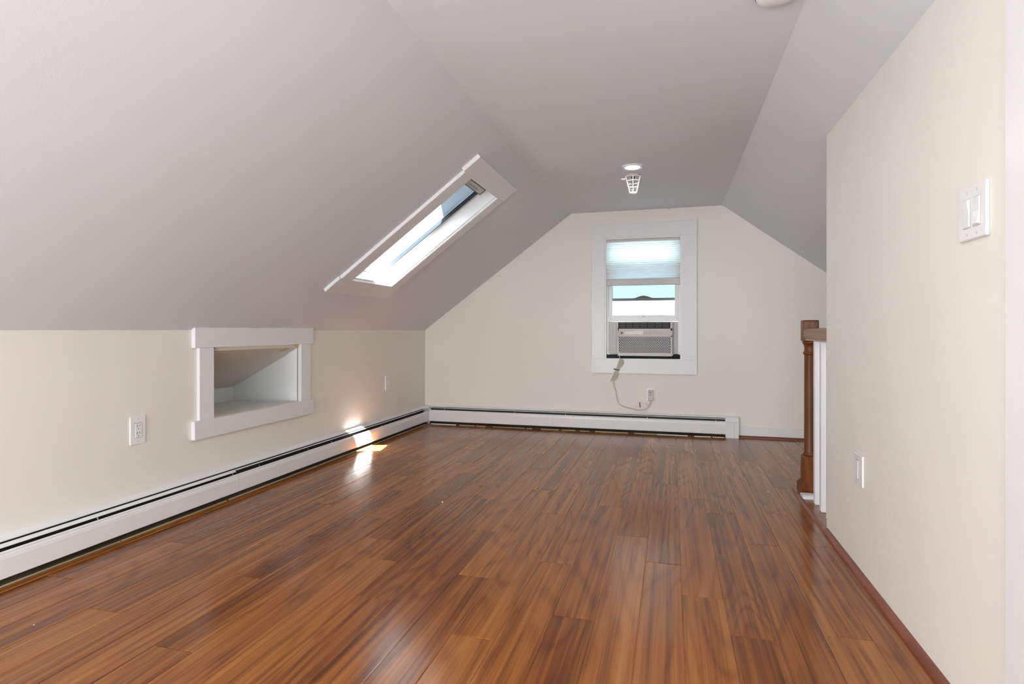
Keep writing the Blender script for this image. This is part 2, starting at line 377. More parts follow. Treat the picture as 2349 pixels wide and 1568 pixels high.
# ------------------------------------------------------------------ skylight (window_2)
sky = empty('window_2', SL @ Vector((0.93, 3.45, 0)), 'structure', 'narrow skylight with white frame in the left ceiling slope')
def sbox(name, s0, s1, y0, y1, n0, n1, mat, parent=None, bev=0.0, **k):
    return put(name, G().box(s0, s1, y0, y1, n0, n1, bev).move(SL), mat, parent or sky, **k)
sbox('casing_board', 1.532, 1.654, 3.036, 3.822, -0.024, 0, 'white', bev=0.0015)
sbox('casing_board', 0.419, 0.548, 3.054, 3.831, -0.020, 0, 'white', bev=0.0015)
sbox('casing_board', 0.548, 1.532, 3.066, 3.184, -0.020, 0, 'white', bev=0.0015)
sbox('casing_board', 0.548, 1.532, 3.718, 3.826, -0.020, 0, 'white', bev=0.0015)
# well lining
sbox('well_lining', SS0 - 0.004, SS0 + 0.006, SY0, SY1, -0.018, 0.12, 'vinyl')
sbox('well_lining', SS1 - 0.008, SS1 + 0.002, SY0, SY1, -0.018, 0.12, 'vinyl')
sbox('well_lining', SS0, SS1, SY0 - 0.002, SY0 + 0.010, -0.018, 0.12, 'vinyl')
sbox('well_lining', SS0, SS1, SY1 - 0.010, SY1 + 0.002, -0.018, 0.12, 'vinyl')
sbox('well_bead', SS0 + 0.006, SS1 - 0.008, SY1 - 0.022, SY1 - 0.010, -0.006, 0.004, 'vinyl')
sbox('well_bead', SS0 + 0.006, SS0 + 0.018, SY0 + 0.01, SY1 - 0.022, -0.006, 0.004, 'vinyl')
# sash: stiles, rails, glass
sash = sbox('sash', 0.553, 1.520, 3.692, 3.712, 0.086, 0.118, 'sash_grey', bev=0.002, label='grey sash holding the skylight glass')
sbox('blocking_stile', 0.553, 1.520, 3.194, 3.405, 0.086, 0.118, 'vinyl', sash)  # made extra wide, out of view, to narrow the sun patch
sbox('sash_rail', 0.553, 0.612, 3.405, 3.692, 0.080, 0.118, 'vinyl', sash, bev=0.002)
sbox('sash_rail', 1.44, 1.520, 3.405, 3.692, 0.080, 0.118, 'sash_grey', sash, bev=0.002)
sbox('sash_bead', 0.612, 1.44, 3.678, 3.692, 0.088, 0.112, 'gasket', sash)
sbox('pane', 0.60, 1.45, 3.40, 3.697, 0.104, 0.110, 'glass_s', sash)
bar = sbox('vent_bar', 1.446, 1.500, 3.36, 3.66, 0.058, 0.082, 'sash_grey', bev=0.003, label='grey ventilation bar across the top of the skylight')
sbox('vent_groove', 1.494, 1.499, 3.37, 3.66, 0.0565, 0.0585, 'slot', bar)
sbox('vent_groove', 1.449, 1.500, 3.654, 3.659, 0.0565, 0.0585, 'slot', bar)
sbox('vent_groove', 1.447, 1.451, 3.37, 3.66, 0.0565, 0.0585, 'slot', bar)
sbox('catch', 1.462, 1.474, 3.40, 3.56, 0.054, 0.058, 'slat', bar, bev=0.001)
# pale blue blind, added askew over the upper pane to block direct sun
bl = G(); bl.b.faces.new([bl.b.verts.new(v) for v in ((1.262, 3.403, 0.119), (1.445, 3.403, 0.119), (1.445, 3.694, 0.119), (1.150, 3.694, 0.119))])
r_ = bmesh.ops.extrude_face_region(bl.b, geom=bl.b.faces[:]); bmesh.ops.translate(bl.b, vec=(0, 0, 0.001), verts=[v for v in r_['geom'] if isinstance(v, bmesh.types.BMVert)])
put('added_blind', bl.move(SL), 'blind', sky, label='pale blue blind added over the upper end of the pane to block sun')

# ------------------------------------------------------------------ gable window (window_1)
win = empty('window_1', (-0.25, YB, 1.2), 'structure', 'white double-hung window with flat casing in the back wall')
def wbox(name, x0, x1, y0, y1, z0, z1, mat='vinyl', parent=None, bev=0.0, **k):
    return put(name, G().box(x0, x1, y0, y1, z0, z1, bev), mat, parent or win, **k)
wbox('casing_board', -0.712, 0.215, YB - 0.020, YB, 1.757, 1.884, 'white', bev=0.0015)
wbox('casing_board', -0.712, 0.214, YB - 0.020, YB, 0.530, 0.657, 'white', bev=0.0015)
wbox('casing_board', -0.708, -0.588, YB - 0.020, YB, 0.657, 1.757, 'white', bev=0.0015)
wbox('casing_board', 0.084, 0.213, YB - 0.020, YB, 0.657, 1.757, 'white', bev=0.0015)
for a in ((-0.590, -0.576, 0.656, 1.756), (0.072, 0.086, 0.656, 1.756)): wbox('jamb', a[0], a[1], YB - 0.012, YB + 0.14, a[2], a[3])
wbox('jamb', -0.576, 0.072, YB - 0.012, YB + 0.14, 1.744, 1.758); wbox('jamb', -0.576, 0.072, YB - 0.012, YB + 0.14, 0.650, 0.664)
for x0, x1 in ((-0.576, -0.560), (0.056, 0.072)):
    wbox('sash_track', x0, x1, YB + 0.030, YB + 0.044, 0.664, 1.744); wbox('sash_track', x0, x1, YB + 0.078, YB + 0.088, 0.664, 1.744)
def sash_frame(name, x0, x1, y0, y1, zb0, zb1, zt0, zt1, st, gmat):
    s_ = wbox(name, x0, x1, y0, y1, zb0, zb1, bev=0.002)
    put('top_rail', G().box(x0, x1, y0, y1, zt0, zt1, 0.002), 'vinyl', s_)
    put('stile', G().box(x0, x0 + st, y0, y1, zb1, zt0, 0.002), 'vinyl', s_); put('stile', G().box(x1 - st, x1, y0, y1, zb1, zt0, 0.002), 'vinyl', s_)
    put('pane', G().box(x0 + st - 0.004, x1 - st + 0.004, (y0 + y1) / 2 - 0.002, (y0 + y1) / 2 + 0.002, zb1 - 0.004, zt0 + 0.004), gmat, s_)
    return s_
lower = sash_frame('lower_sash', -0.558, 0.056, YB + 0.046, YB + 0.076, 0.998, 1.056, 1.50, 1.54, 0.030, 'glass_w')
upper = sash_frame('upper_sash', -0.558, 0.056, YB + 0.090, YB + 0.116, 1.190, 1.214, 1.70, 1.742, 0.030, 'glass_u')
put('lift_latch', G().prism([(-0.33, 1.214), (-0.17, 1.214), (-0.205, 1.226), (-0.235, 1.236), (-0.265, 1.236), (-0.295, 1.226)], 'Y', YB + 0.086, YB + 0.100), 'sash_grey', upper)
put('sash_lock', G().lathe([(0.016, 1.038), (0.016, 1.044), (0.008, 1.052)], -0.248, YB + 0.046, 16), 'vinyl', lower, smooth=True)
wbox('tilt_latch', -0.545, -0.537, YB + 0.043, YB + 0.047, 1.022, 1.030, 'slat', lower); wbox('tilt_latch', 0.038, 0.046, YB + 0.043, YB + 0.047, 1.022, 1.030, 'slat', lower)

# cellular shade
shd = empty('cellular_shade', (-0.25, YB + 0.02, 1.74), label='white pleated shade pulled halfway down the back window', cat='window shade')
put('headrail', G().box(-0.575, 0.071, YB - 0.004, YB + 0.028, 1.722, 1.743, 0.002), 'sash_grey', shd)
g = G(); n = 19; z0, z1 = 1.383, 1.722; pts = []
for k in range(2 * n + 1): pts.append((YB + 0.004 + (0.008 if k % 2 else 0.0), z1 - (z1 - z0) * k / (2 * n)))
pts2 = [(y + 0.001, z) for y, z in pts][::-1]
# front pleats only: a thin folded sheet
for (ya, za), (yb, zb) in zip(pts, pts[1:]):
    a = [g.b.verts.new(v) for v in ((-0.575, ya, za), (0.071, ya, za), (0.071, yb, zb), (-0.575, yb, zb))]; g.b.faces.new(a)
bmesh.ops.remove_doubles(g.b, verts=g.b.verts, dist=1e-5)
put('pleated_fabric', g, 'shade', shd)
put('bottom_rail', G().box(-0.576, 0.072, YB - 0.004, YB + 0.022, 1.324, 1.384, 0.006, 2), 'sash_grey', shd, label='grey-beige bottom rail')

# ------------------------------------------------------------------ air conditioner
ac = empty('air_conditioner', (-0.233, YB, 0.69), label='silver window air conditioner with honeycomb grille under the raised sash', cat='air conditioner')
AX0, AX1, AY, AZ0, AZ1 = -0.472, 0.004, YB - 0.022, 0.688, 0.996
put('body', G().box(AX0 + 0.003, AX1, AY + 0.030, YB + 0.42, AZ0 + 0.012, AZ1 - 0.002, 0.004).box(AX0 + 0.003, AX0 + 0.006, AY + 0.012, AY + 0.032, AZ0 + 0.012, AZ1 - 0.002).box(AX1 - 0.003, AX1, AY + 0.012, AY + 0.032, AZ0 + 0.012, AZ1 - 0.002), 'silver', ac)
g = G().box(AX0, AX1, AY, AY + 0.012, AZ0, 0.720, 0.003).box(AX0, AX0 + 0.011, AY, AY + 0.012, 0.718, 0.934).box(AX1 - 0.014, AX1, AY, AY + 0.012, 0.718, 0.934)
g.box(AX0, AX1, AY, AY + 0.012, 0.862, 0.872).box(AX0, AX1, AY, AY + 0.012, 0.918, 0.934).box(AX0, AX1, AY, AY + 0.012, 0.990, AZ1).box(AX1 - 0.016, AX1, AY, AY + 0.012, 0.93, 0.992)
put('front_panel', g, 'silver', ac)
cs = put('control_strip', G().box(AX0 + 0.011, AX1 - 0.014, AY + 0.001, AY + 0.012, 0.872, 0.918), 'ctrl', ac, label='beige control strip')
put('emblem', G().lathe([(0.0115, 0), (0.0115, 0.002)], 0, 0, 20).move(Matrix.Translation((-0.436, AY + 0.0005, 0.895)) @ Matrix.Rotation(PI / 2, 4, 'X')), 'dark', cs, smooth=True, label='round dark emblem with a pale ring')
g = G().tube([(-0.436 + 0.009 * math.cos(a * PI / 8), AY - 0.002, 0.895 + 0.009 * math.sin(a * PI / 8)) for a in range(16)], 0.0012, 6, True)
g.tube([(-0.440, AY - 0.002, 0.899), (-0.443, AY - 0.002, 0.895), (-0.440, AY - 0.002, 0.891), (-0.437, AY - 0.002, 0.894), (-0.433, AY - 0.002, 0.899), (-0.431, AY - 0.002, 0.893)], 0.0008, 5)
put('emblem_ring', g, 'pad', cs)
shard('torn_sticker', [(-0.41, AY, 0.906), (-0.412, AY, 0.885), (-0.36, AY, 0.880), (-0.30, AY, 0.884), (-0.262, AY, 0.878), (-0.245, AY, 0.893), (-0.25, AY, 0.915), (-0.30, AY, 0.917)], 0.0006, 'paper', cs, label='torn white sticker')
for x0, x1 in ((-0.222, -0.214), (-0.190, -0.176), (-0.140, -0.116), (-0.096, -0.086)): put('button', G().box(x0, x1, AY - 0.001, AY + 0.002, 0.892, 0.896), 'slat', cs)
# air outlet with vanes
vt = put('air_outlet', G().box(AX0 + 0.002, AX1 - 0.016, AY + 0.020, AY + 0.026, 0.932, 0.992), 'rubber', ac, label='black recessed air outlet')
for k in range(3): put('vane', G().box(AX0 + 0.010, AX1 - 0.022, AY + 0.010, AY + 0.020, 0.947 + 0.015 * k, 0.950 + 0.015 * k), 'slat', vt)
for k in range(8):
    x = AX0 + 0.008 + k * (AX1 - 0.016 - AX0 - 0.014) / 7
    put('divider', G().box(x - 0.003, x + 0.003, AY + 0.006, AY + 0.020, 0.934, 0.990), 'rubber', vt)
g = G().box(AX0, AX1 - 0.014, AY + 0.002, AY + 0.02, 0.930, 0.936).box(AX0, AX1 - 0.014, AY + 0.002, AY + 0.02, 0.987, 0.992)
put('outlet_rim', g, 'rubber', vt)
# honeycomb grille
gr = put('grille', G().box(AX0 + 0.011, AX1 - 0.014, AY + 0.007, AY + 0.012, 0.720, 0.862), 'dark', ac, label='honeycomb grille')
g = G(); cols, rows = 31, 12; gx0, gx1 = AX0 + 0.014, AX1 - 0.017
px = (gx1 - gx0) / cols; pz = 0.140 / rows
for r in range(rows):
    for c in range(cols):
        cx = gx0 + px * (c + 0.25 + 0.5 * (r % 2)); cz = 0.7215 + pz * (r + 0.5); rr = 0.0046
        g.prism([(cx + rr * 1.15 * math.cos(k * PI / 3), cz + rr * 0.9 * math.sin(k * PI / 3)) for k in range(6)], 'Y', AY + 0.003, AY + 0.0068)
put('grille_cells', g, 'pad', ac, kind='stuff')
# accordion side curtains
def accordion(x0, x1, folds):
    pts_f = []; nn = folds * 2
    for k in range(nn + 1): pts_f.append((x0 + (x1 - x0) * k / nn, YB + 0.040 + (0.010 if k % 2 else 0)))
    return pts_f + [(x, y + 0.006) for x, y in pts_f[::-1]]
put('side_curtain', G().prism(accordion(-0.560, AX0 + 0.004, 3), 'Z', 0.703, 0.997), 'curtain', ac); put('side_curtain', G().prism(accordion(AX1 - 0.002, 0.058, 3), 'Z', 0.703, 0.997), 'curtain', ac)
# power cord: hangs over the sill, bundled, then to the outlet
cord = smooth_path([(-0.455, YB - 0.008, 0.694), (-0.455, YB - 0.012, 0.672), (-0.452, YB - 0.030, 0.655), (-0.462, YB - 0.034, 0.63), (-0.482, YB - 0.034, 0.565), (-0.510, YB - 0.030, 0.48), (-0.507, YB - 0.016, 0.42), (-0.487, YB - 0.010, 0.356),
                    (-0.476, YB - 0.010, 0.29), (-0.455, YB - 0.012, 0.25), (-0.40, YB - 0.016, 0.226), (-0.336, YB - 0.020, 0.212), (-0.293, YB - 0.024, 0.203), (-0.236, YB - 0.026, 0.211), (-0.203, YB - 0.026, 0.236), (-0.184, YB - 0.022, 0.275), (-0.182, YB - 0.02, 0.296)])
pc = put('power_cord', G().tube(cord, 0.0048, 8), 'cord', ac, smooth=True, label='beige bundled power cord')
g = G()
for k, (dx, dy, top, bot) in enumerate(((0.012, -0.008, 0.648, 0.462), (0.022, 0.0, 0.640, 0.470), (0.004, -0.014, 0.655, 0.455), (0.030, 0.002, 0.630, 0.485))):
    xt = lambda z: -0.482 + (z - 0.565) * 0.36
    g.tube(smooth_path([(xt(bot) + dx * 0.4 - 0.014, YB - 0.034 + dy, bot + 0.004), (xt(0.565) + dx * 0.5 - 0.004, YB - 0.034 + dy, 0.565), (xt(top) + dx, YB - 0.034 + dy, top), (xt(top) + dx + 0.010, YB - 0.030 + dy, top - 0.012), (xt(0.565) + dx * 0.5 + 0.006, YB - 0.030 + dy, 0.565), (xt(bot) + dx * 0.9 + 0.004, YB - 0.032 + dy, bot)], 5), 0.0046, 7)
put('cord_bundle', g, 'cord', pc, smooth=True)
g = G().tube([(-0.480 + 0.024 * math.cos(a * PI / 8), YB - 0.036 + 0.019 * math.sin(a * PI / 8), 0.566 - 0.004 * math.cos(a * PI / 8)) for a in range(16)], 0.0035, 6, True)
put('cord_tie', g, 'rubber', pc, smooth=True, label='black cord tie')
pb = put('plug', G().box(-0.204, -0.155, YB - 0.050, YB - 0.0106, 0.294, 0.388, 0.006, 2), 'cord', pc, label='boxy beige safety plug')
put('plug_button', G().box(-0.194, -0.172, YB - 0.0525, YB - 0.049, 0.360, 0.374, 0.001).box(-0.190, -0.176, YB - 0.0525, YB - 0.049, 0.342, 0.352, 0.001), 'slat', pc)
shard('warning_tag', [(-0.294, YB - 0.034, 0.219), (-0.286, YB - 0.040, 0.268), (-0.268, YB - 0.044, 0.281), (-0.225, YB - 0.044, 0.272), (-0.212, YB - 0.042, 0.238), (-0.262, YB - 0.036, 0.222)], 0.0008, 'paper', pc, label='white paper tag with a red stripe')
shard('tag_stripe', [(-0.276, YB - 0.044, 0.231), (-0.2815, YB - 0.0465, 0.278), (-0.2725, YB - 0.0465, 0.279), (-0.266, YB - 0.044, 0.231)], 0.0006, 'red', pc)
shard('small_tag', [(-0.338, YB - 0.030, 0.217), (-0.332, YB - 0.034, 0.242), (-0.318, YB - 0.034, 0.240), (-0.300, YB - 0.030, 0.214)], 0.0008, 'paper', pc)
# black foam seal under the unit; its black also stands for gap shade
sf = put('foam_seal', G().box(-0.575, 0.071, YB + 0.012, YB + 0.04, 0.664, 0.6985, 0.003), 'rubber', label='black foam strip under the air conditioner on the window sill', cat='foam seal')
put('foam_roll', G().tube([(0.012, YB + 0.004, 0.690), (0.040, YB + 0.002, 0.694), (0.066, YB + 0.004, 0.688)], 0.016, 8), 'rubber', sf, smooth=True)

# ------------------------------------------------------------------ baseboard heaters
def heater(axis, runs, label, brackets, lift=0.0):
    """Hot-water baseboard: back plate and hood on the wall, damper, front panels, dark element inside. u = distance from the wall."""
    def prof(pts, a0, a1):
        if axis == 'Y': return G().prism([(XL + u, z) for u, z in pts], 'Y', a0, a1)
        return G().prism([(YB - u, z) for u, z in pts], 'X', a0, a1)
    loc = (XL, 3.0, 0) if axis == 'Y' else (-0.9, YB, 0)
    root = empty('baseboard_heater', loc, label=label, cat='heater', group='baseboard heaters')
    a0, a1 = runs[0][0], runs[-1][1]
    h = lift
    put('back_plate', prof([(0, 0.0), (0.004, 0.0), (0.004, 0.163 + h), (0.029, 0.1525 + h), (0.030, 0.1555 + h), (0.006, 0.1705 + h), (0, 0.1705 + h)], a0, a1), 'enamel', root)
    put('inside', prof([(0.004, 0.004), (0.012, 0.004), (0.012, 0.160 + h), (0.004, 0.160 + h)], a0, a1), 'slot', root)  # black sheet for the dirt and shade behind the slots
    put('heating_element', prof([(0.016, 0.048), (0.052, 0.048), (0.052, 0.100), (0.016, 0.100)], a0, a1), 'slot', root)
    put('base_strip', prof([(0.004, 0.0), (0.050, 0.0), (0.050, 0.005), (0.012, 0.024), (0.004, 0.024)], a0, a1), 'base_shade', root)
    for k, (b0, b1, closed) in enumerate(runs):
        blade = [(0.034, 0.1460 + h), (0.049, 0.1365 + h), (0.0500, 0.1380 + h), (0.0355, 0.1480 + h)] if closed else [(0.034, 0.1455 + h), (0.040, 0.1425 + h), (0.0405, 0.1440 + h), (0.0355, 0.1475 + h)]
        put('damper', prof(blade, b0, b1), 'enamel', root)
        put('front_panel', prof([(0.056, 0.1265 + h), (0.061, 0.1275 + h), (0.0645, 0.1225 + h), (0.0632, 0.1175 + h), (0.0662, 0.1135 + h), (0.0685, 0.100 + h), (0.0685, 0.032), (0.062, 0.028), (0.061, 0.030), (0.0660, 0.034), (0.0660, 0.099 + h), (0.062, 0.115 + h), (0.060, 0.121 + h), (0.056, 0.124 + h)], b0 + 0.0006, b1 - 0.0006), 'enamel', root)
    for q in brackets:
        put('bracket', prof([(0.050, 0.112 + h), (0.055, 0.112 + h), (0.055, 0.130 + h), (0.050, 0.136 + h)], q - 0.003, q + 0.003), 'chrome', root)
    return root
hl = heater('Y', [(0.7, 2.66, True), (2.66, 5.236, False)], 'long white baseboard heater along the left knee wall', (1.86, 2.63, 2.84, 3.31, 3.58, 4.30))
hb = heater('X', [(-2.300, -1.066, False), (-1.066, 0.445, False)], 'white baseboard heater along the back wall below the window', (-2.14, -1.43, -0.945, -0.21, 0.365), 0.012)
ec = put('end_cap', G().prism([(YB, 0.0), (YB - 0.071, 0.0), (YB - 0.071, 0.128), (YB - 0.060, 0.172), (YB - 0.02, 0.182), (YB, 0.182)], 'X', 0.443, 0.549), 'enamel', hb, label='solid white end cap')
g = G().box(0.513, 0.5145, YB - 0.0716, YB - 0.0705, 0.0, 0.138); put('cap_joint', g, 'slat', ec)
put('cap_joint', G().box(0.445, 0.546, YB - 0.0716, YB - 0.0700, 0.1325, 0.1345), 'slat', ec)
cc = put('corner_cover', G().box(XL, XL + 0.075, YB - 0.075, YB, 0.150, 0.174, 0.004, 2), 'enamel', hb)
put('corner_post', G().box(XL + 0.064, XL + 0.072, YB - 0.072, YB - 0.064, 0.036, 0.134), 'sash_grey', hb)
put('corner_post', G().box(XL + 0.066, XL + 0.073, YB - 0.068, YB - 0.060, 0.0, 0.036), 'sash_grey', hb)
# bare edge strips and broken bits on the floor under the heaters
for a, b_ in ((0.7, 1.96), (1.965, 2.58), (2.60, 4.1), (4.11, 5.20)):
    put('edge_strip', G().box(XL + 0.053, XL + 0.057, a, b_, 0.0, 0.0045), 'tan', hl)
g = G(); x = XL + 0.09
while x < 0.43:
    ln = random.uniform(0.05, 0.32); x1 = min(x + ln, 0.435); off = random.uniform(0, 0.012)
    put('edge_strip', G().box(x, x1, YB - 0.062 - off, YB - 0.057 - off, 0.0, random.uniform(0.003, 0.007)), 'tan' if random.random() < 0.55 else 'paper', hb)
    x = x1 + random.uniform(0.004, 0.09)
g.b.free()

# ------------------------------------------------------------------ baseboard and shoe strips
put('baseboard_back', G().box(0.549, 1.40, YB - 0.014, YB, 0.0, 0.091, 0.001), 'white', kind='structure', label='white baseboard right of the back heater')
def quarter(cx, cz, r, sx, n=6):
    return [(cx, cz)] + [(cx + sx * r * math.cos(k * PI / 2 / n), cz + r * math.sin(k * PI / 2 / n)) for k in range(n + 1)]
put('trim_3', G().prism(quarter(YB - 0.014, 0, 0.018, -1), 'X', 0.552, 1.40), 'cherry_x', kind='structure', label='thin reddish shoe strip under the back baseboard', smooth=True)
t4 = empty('trim_4', (XR, 1.8, 0), 'structure', 'reddish brown quarter round along the foot of the right wall')
for a, b_ in ((-0.2, 1.93), (1.931, 2.31), (2.311, 2.905)):
    put('shoe_strip', G().prism(quarter(XR, 0, 0.022, -1), 'Y', a, b_), 'cherry', t4, smooth=True)

# ------------------------------------------------------------------ stair landing edge and railing
le = empty('trim_5', (0.73, 3.2, 0), 'structure', 'brown landing board under the stair railing with a raised nosing')
put('landing_board', G().box(0.6745, 0.84, 2.925, 3.66, -0.03, 0.006, 0.001), 'plank', le)
put('nosing', G().prism([(0.660, 0.0), (0.688, 0.0), (0.688, 0.0065), (0.682, 0.0115), (0.673, 0.0115), (0.664, 0.008)], 'Y', 2.90, 3.545), 'cherry', le)
BZ = 0.006
rl = empty('stair_railing', (0.754, 3.6, 0.0), label='stair railing with dark stained newel post and white square balusters', cat='railing')
NXc, NYc = 0.754, 3.60
nw = put('newel_post', G().lathe([(0.030, 0.208), (0.034, 0.214), (0.0345, 0.220), (0.031, 0.226), (0.0285, 0.234), (0.0285, 0.40), (0.0283, 0.60), (0.028, 0.776), (0.0285, 0.780), (0.0335, 0.785), (0.0345, 0.790), (0.0335, 0.795), (0.0290, 0.800), (0.0275, 0.815), (0.0290, 0.832), (0.0340, 0.843), (0.0385, 0.848), (0.0385, 0.854), (0.034, 0.858)], NXc, NYc, 28), 'newel', rl, smooth=True)
put('newel_cap', G().box(NXc - 0.040, NXc + 0.040, NYc - 0.040, NYc + 0.040, 0.857, 0.977, 0.007, 2), 'newel', nw)
put('newel_base', G().box(NXc - 0.040, NXc + 0.040, NYc - 0.040, NYc + 0.040, 0.04, 0.210, 0.005, 1), 'newel', nw)
g = G(); hw = 0.056
g.box(NXc - hw, NXc + hw, NYc - hw, NYc + hw, BZ, 0.052).box(NXc - hw + 0.005, NXc + hw - 0.005, NYc - hw + 0.005, NYc + hw - 0.005, 0.052, 0.058)
g.box(NXc - hw + 0.010, NXc + hw - 0.010, NYc - hw + 0.010, NYc + hw - 0.010, 0.058, 0.066)
put('newel_plinth', g, 'newel', nw)
hx = 0.750
hr = [(-0.030, 0.862), (-0.028, 0.872), (-0.031, 0.875), (-0.035, 0.885), (-0.035, 0.905), (-0.036, 0.918), (-0.031, 0.927), (-0.015, 0.931)]
hr = [(hx + x, z) for x, z in hr] + [(hx - x, z) for x, z in hr[::-1]]
put('handrail', G().prism(hr, 'Y', 2.925, 3.562), 'rail', rl, label='brown stained handrail')
for k in range(4):
    y = 3.3475 - 0.13 * k
    put('baluster', G().box(0.722, 0.757, y - 0.0175, y + 0.0175, BZ, 0.864, 0.002), 'white', rl, label='white square baluster')
# white block in front of the newel
put('shoe_block', G().prism([(3.425, 0.006), (3.492, 0.006), (3.492, 0.020), (3.486, 0.026), (3.440, 0.026), (3.428, 0.020)], 'X', 0.684, 0.745), 'white', label='small white rounded block on the floor before the newel post', cat='trim block')

# ------------------------------------------------------------------ outlets and switches
def wall_plate(kind, name, label, cat, cx, cy, cz, wd, ht, face, insert=(0.034, 0.067), shift=0.0, duplex=False):
    """face: +1 faces +X (left wall), -1 faces -X (right wall), 0 faces -Y (back wall). Built facing -Y, then turned."""
    root = empty(name, (cx, cy, cz), label=label, cat=cat)
    R_ = {1: Matrix.Rotation(PI / 2, 4, 'Z'), -1: Matrix.Rotation(-PI / 2, 4, 'Z'), 0: Matrix.Identity(4)}[face]
    X = Matrix.Translation((cx, cy, cz)) @ R_
    def p(nm, g_, mat, par): return put(nm, g_.move(X), mat, par)
    pl = p('cover_plate', G().box(-wd / 2, wd / 2, -0.007, 0, -ht / 2, ht / 2, 0.003, 2), 'plate', root)
    for s in (-1, 1): p('screw', G().lathe([(0.003, 0), (0.003, 0.001)], 0, 0, 10).move(Matrix.Translation((shift, -0.0068, s * ht * 0.40)) @ Matrix.Rotation(PI / 2, 4, 'X')), 'sash_grey', pl)
    iw, ih = insert
    p('insert_gap', G().box(shift - iw / 2 - 0.0012, shift + iw / 2 + 0.0012, -0.0074, -0.006, -ih / 2 - 0.0012, ih / 2 + 0.0012), 'slit', pl)
    ins = p('receptacle' if kind == 'outlet' else 'rocker', G().box(shift - iw / 2, shift + iw / 2, -0.0098, -0.006, -ih / 2, ih / 2, 0.001), 'plate', root)
    if kind == 'outlet':
        for s in (0.0175, -0.0165):
            g_ = G().box(shift - 0.0075, shift - 0.005, -0.0102, -0.009, s, s + 0.0085).box(shift + 0.005, shift + 0.0072, -0.0102, -0.009, s + 0.001, s + 0.008)
            g_.box(shift - 0.0028, shift + 0.0028, -0.0102, -0.009, s - 0.011, s - 0.0065, 0.0008)
            p('slot', g_, 'slit', ins)
    return root
wall_plate('outlet', 'outlet', 'white duplex outlet on the knee wall left of the framed recess', 'outlet', XL, 2.091, 0.460, 0.080, 0.128, 1)
wall_plate('rocker', 'wall_switch', 'white rocker plate on the knee wall near the far left corner', 'switch', XL, 4.507, 0.466, 0.080, 0.122, 1)
wall_plate('outlet', 'outlet', 'white outlet on the back wall behind the beige plug', 'outlet', -0.181, YB, 0.345, 0.083, 0.120, 0)
wall_plate('rocker', 'wall_switch', 'white plate low on the right wall near the railing', 'switch', XR, 2.438, 0.396, 0.096, 0.116, -1, shift=-0.012)
# double rocker switch on the right wall
dsw = empty('wall_switch', (XR, 1.583, 1.195), label='white double rocker switch high on the right wall', cat='switch')
X = Matrix.Translation((XR, 1.583, 1.195)) @ Matrix.Rotation(-PI / 2, 4, 'Z')
pl = put('cover_plate', G().box(-0.065, 0.065, -0.008, 0, -0.063, 0.063, 0.004, 3).move(X), 'plate', dsw)
for s in (-0.0235, 0.0235):
    fr = put('rocker_frame', G().box(s - 0.0175, s + 0.0175, -0.0086, -0.006, -0.034, 0.034).move(X), 'slat', pl)
    put('rocker_frame_rim', G().box(s - 0.0168, s + 0.0168, -0.0094, -0.006, -0.0333, 0.0333, 0.0006).move(X), 'plate', pl)
    up = s < 0
    pr = [(-0.009, -0.030), (-0.009 - (0.0015 if up else 0.0055), -0.030), (-0.0105, 0.0), (-0.009 - (0.0055 if up else 0.0015), 0.030), (-0.009, 0.030)]
    put('rocker', G().prism(pr, 'X', s - 0.0135, s + 0.0135).move(X), 'plate', dsw)
    for zz in (-0.050, 0.050): put('screw', G().lathe([(0.003, 0), (0.003, 0.001)], 0, 0, 10).move(X @ Matrix.Translation((s, -0.0075, zz)) @ Matrix.Rotation(PI / 2, 4, 'X')), 'sash_grey', pl)

# ------------------------------------------------------------------ ceiling fittings
def downlight(x, y, label, power):
    r = empty('recessed_light', (x, y, ZC), label=label, cat='ceiling light')
    put('trim_ring', G().lathe([(0.071, ZC), (0.071, ZC - 0.006), (0.064, ZC - 0.011), (0.050, ZC - 0.009), (0.049, ZC - 0.002)], x, y, 36, cap=False), 'plate', r, smooth=True)
    put('lens', G().lathe([(0.050, ZC - 0.001), (0.050, ZC - 0.0065)], x, y, 36), 'led', r)
    l = bpy.data.lights.new('led_lamp', 'AREA'); l.shape = 'DISK'; l.size = 0.095; l.energy = power; l.color = (1, 0.97, 0.93)
    o = bpy.data.objects.new('led_lamp', l); C.objects.link(o); o.location = (0, 0, -0.013); o.parent = r
downlight(-0.25, 3.88, 'lit round recessed light in the flat ceiling near the back window', 5)
downlight(-0.25, 0.9, 'lit round recessed light added out of view in the flat ceiling above the camera', 8)  # second light, unseen, added as fill
# caged sprinkler
cgx, cgy = -0.260, 4.10
cg = empty('caged_sprinkler', (cgx, cgy, ZC), label='small sprinkler head inside a white wire cage below the ceiling', cat='sprinkler')
put('mounting_plate', G().lathe([(0.052, ZC), (0.052, ZC - 0.006), (0.030, ZC - 0.012), (0.0, ZC - 0.012)], cgx, cgy, 24, cap=False), 'sash_grey', cg, smooth=True)
put('mounting_tab', G().box(cgx - 0.082, cgx - 0.045, cgy - 0.012, cgy + 0.012, ZC - 0.028, ZC - 0.022).box(cgx - 0.05, cgx - 0.044, cgy - 0.012, cgy + 0.012, ZC - 0.028, ZC), 'wire', cg)
put('sprinkler_head', G().lathe([(0.012, ZC - 0.010), (0.012, ZC - 0.022), (0.005, ZC - 0.026), (0.004, ZC - 0.052), (0.015, ZC - 0.055), (0.015, ZC - 0.058)], cgx, cgy, 16), 'dark', cg, smooth=True)
rt, rb, zt, zb = 0.056, 0.026, ZC - 0.014, ZC - 0.122
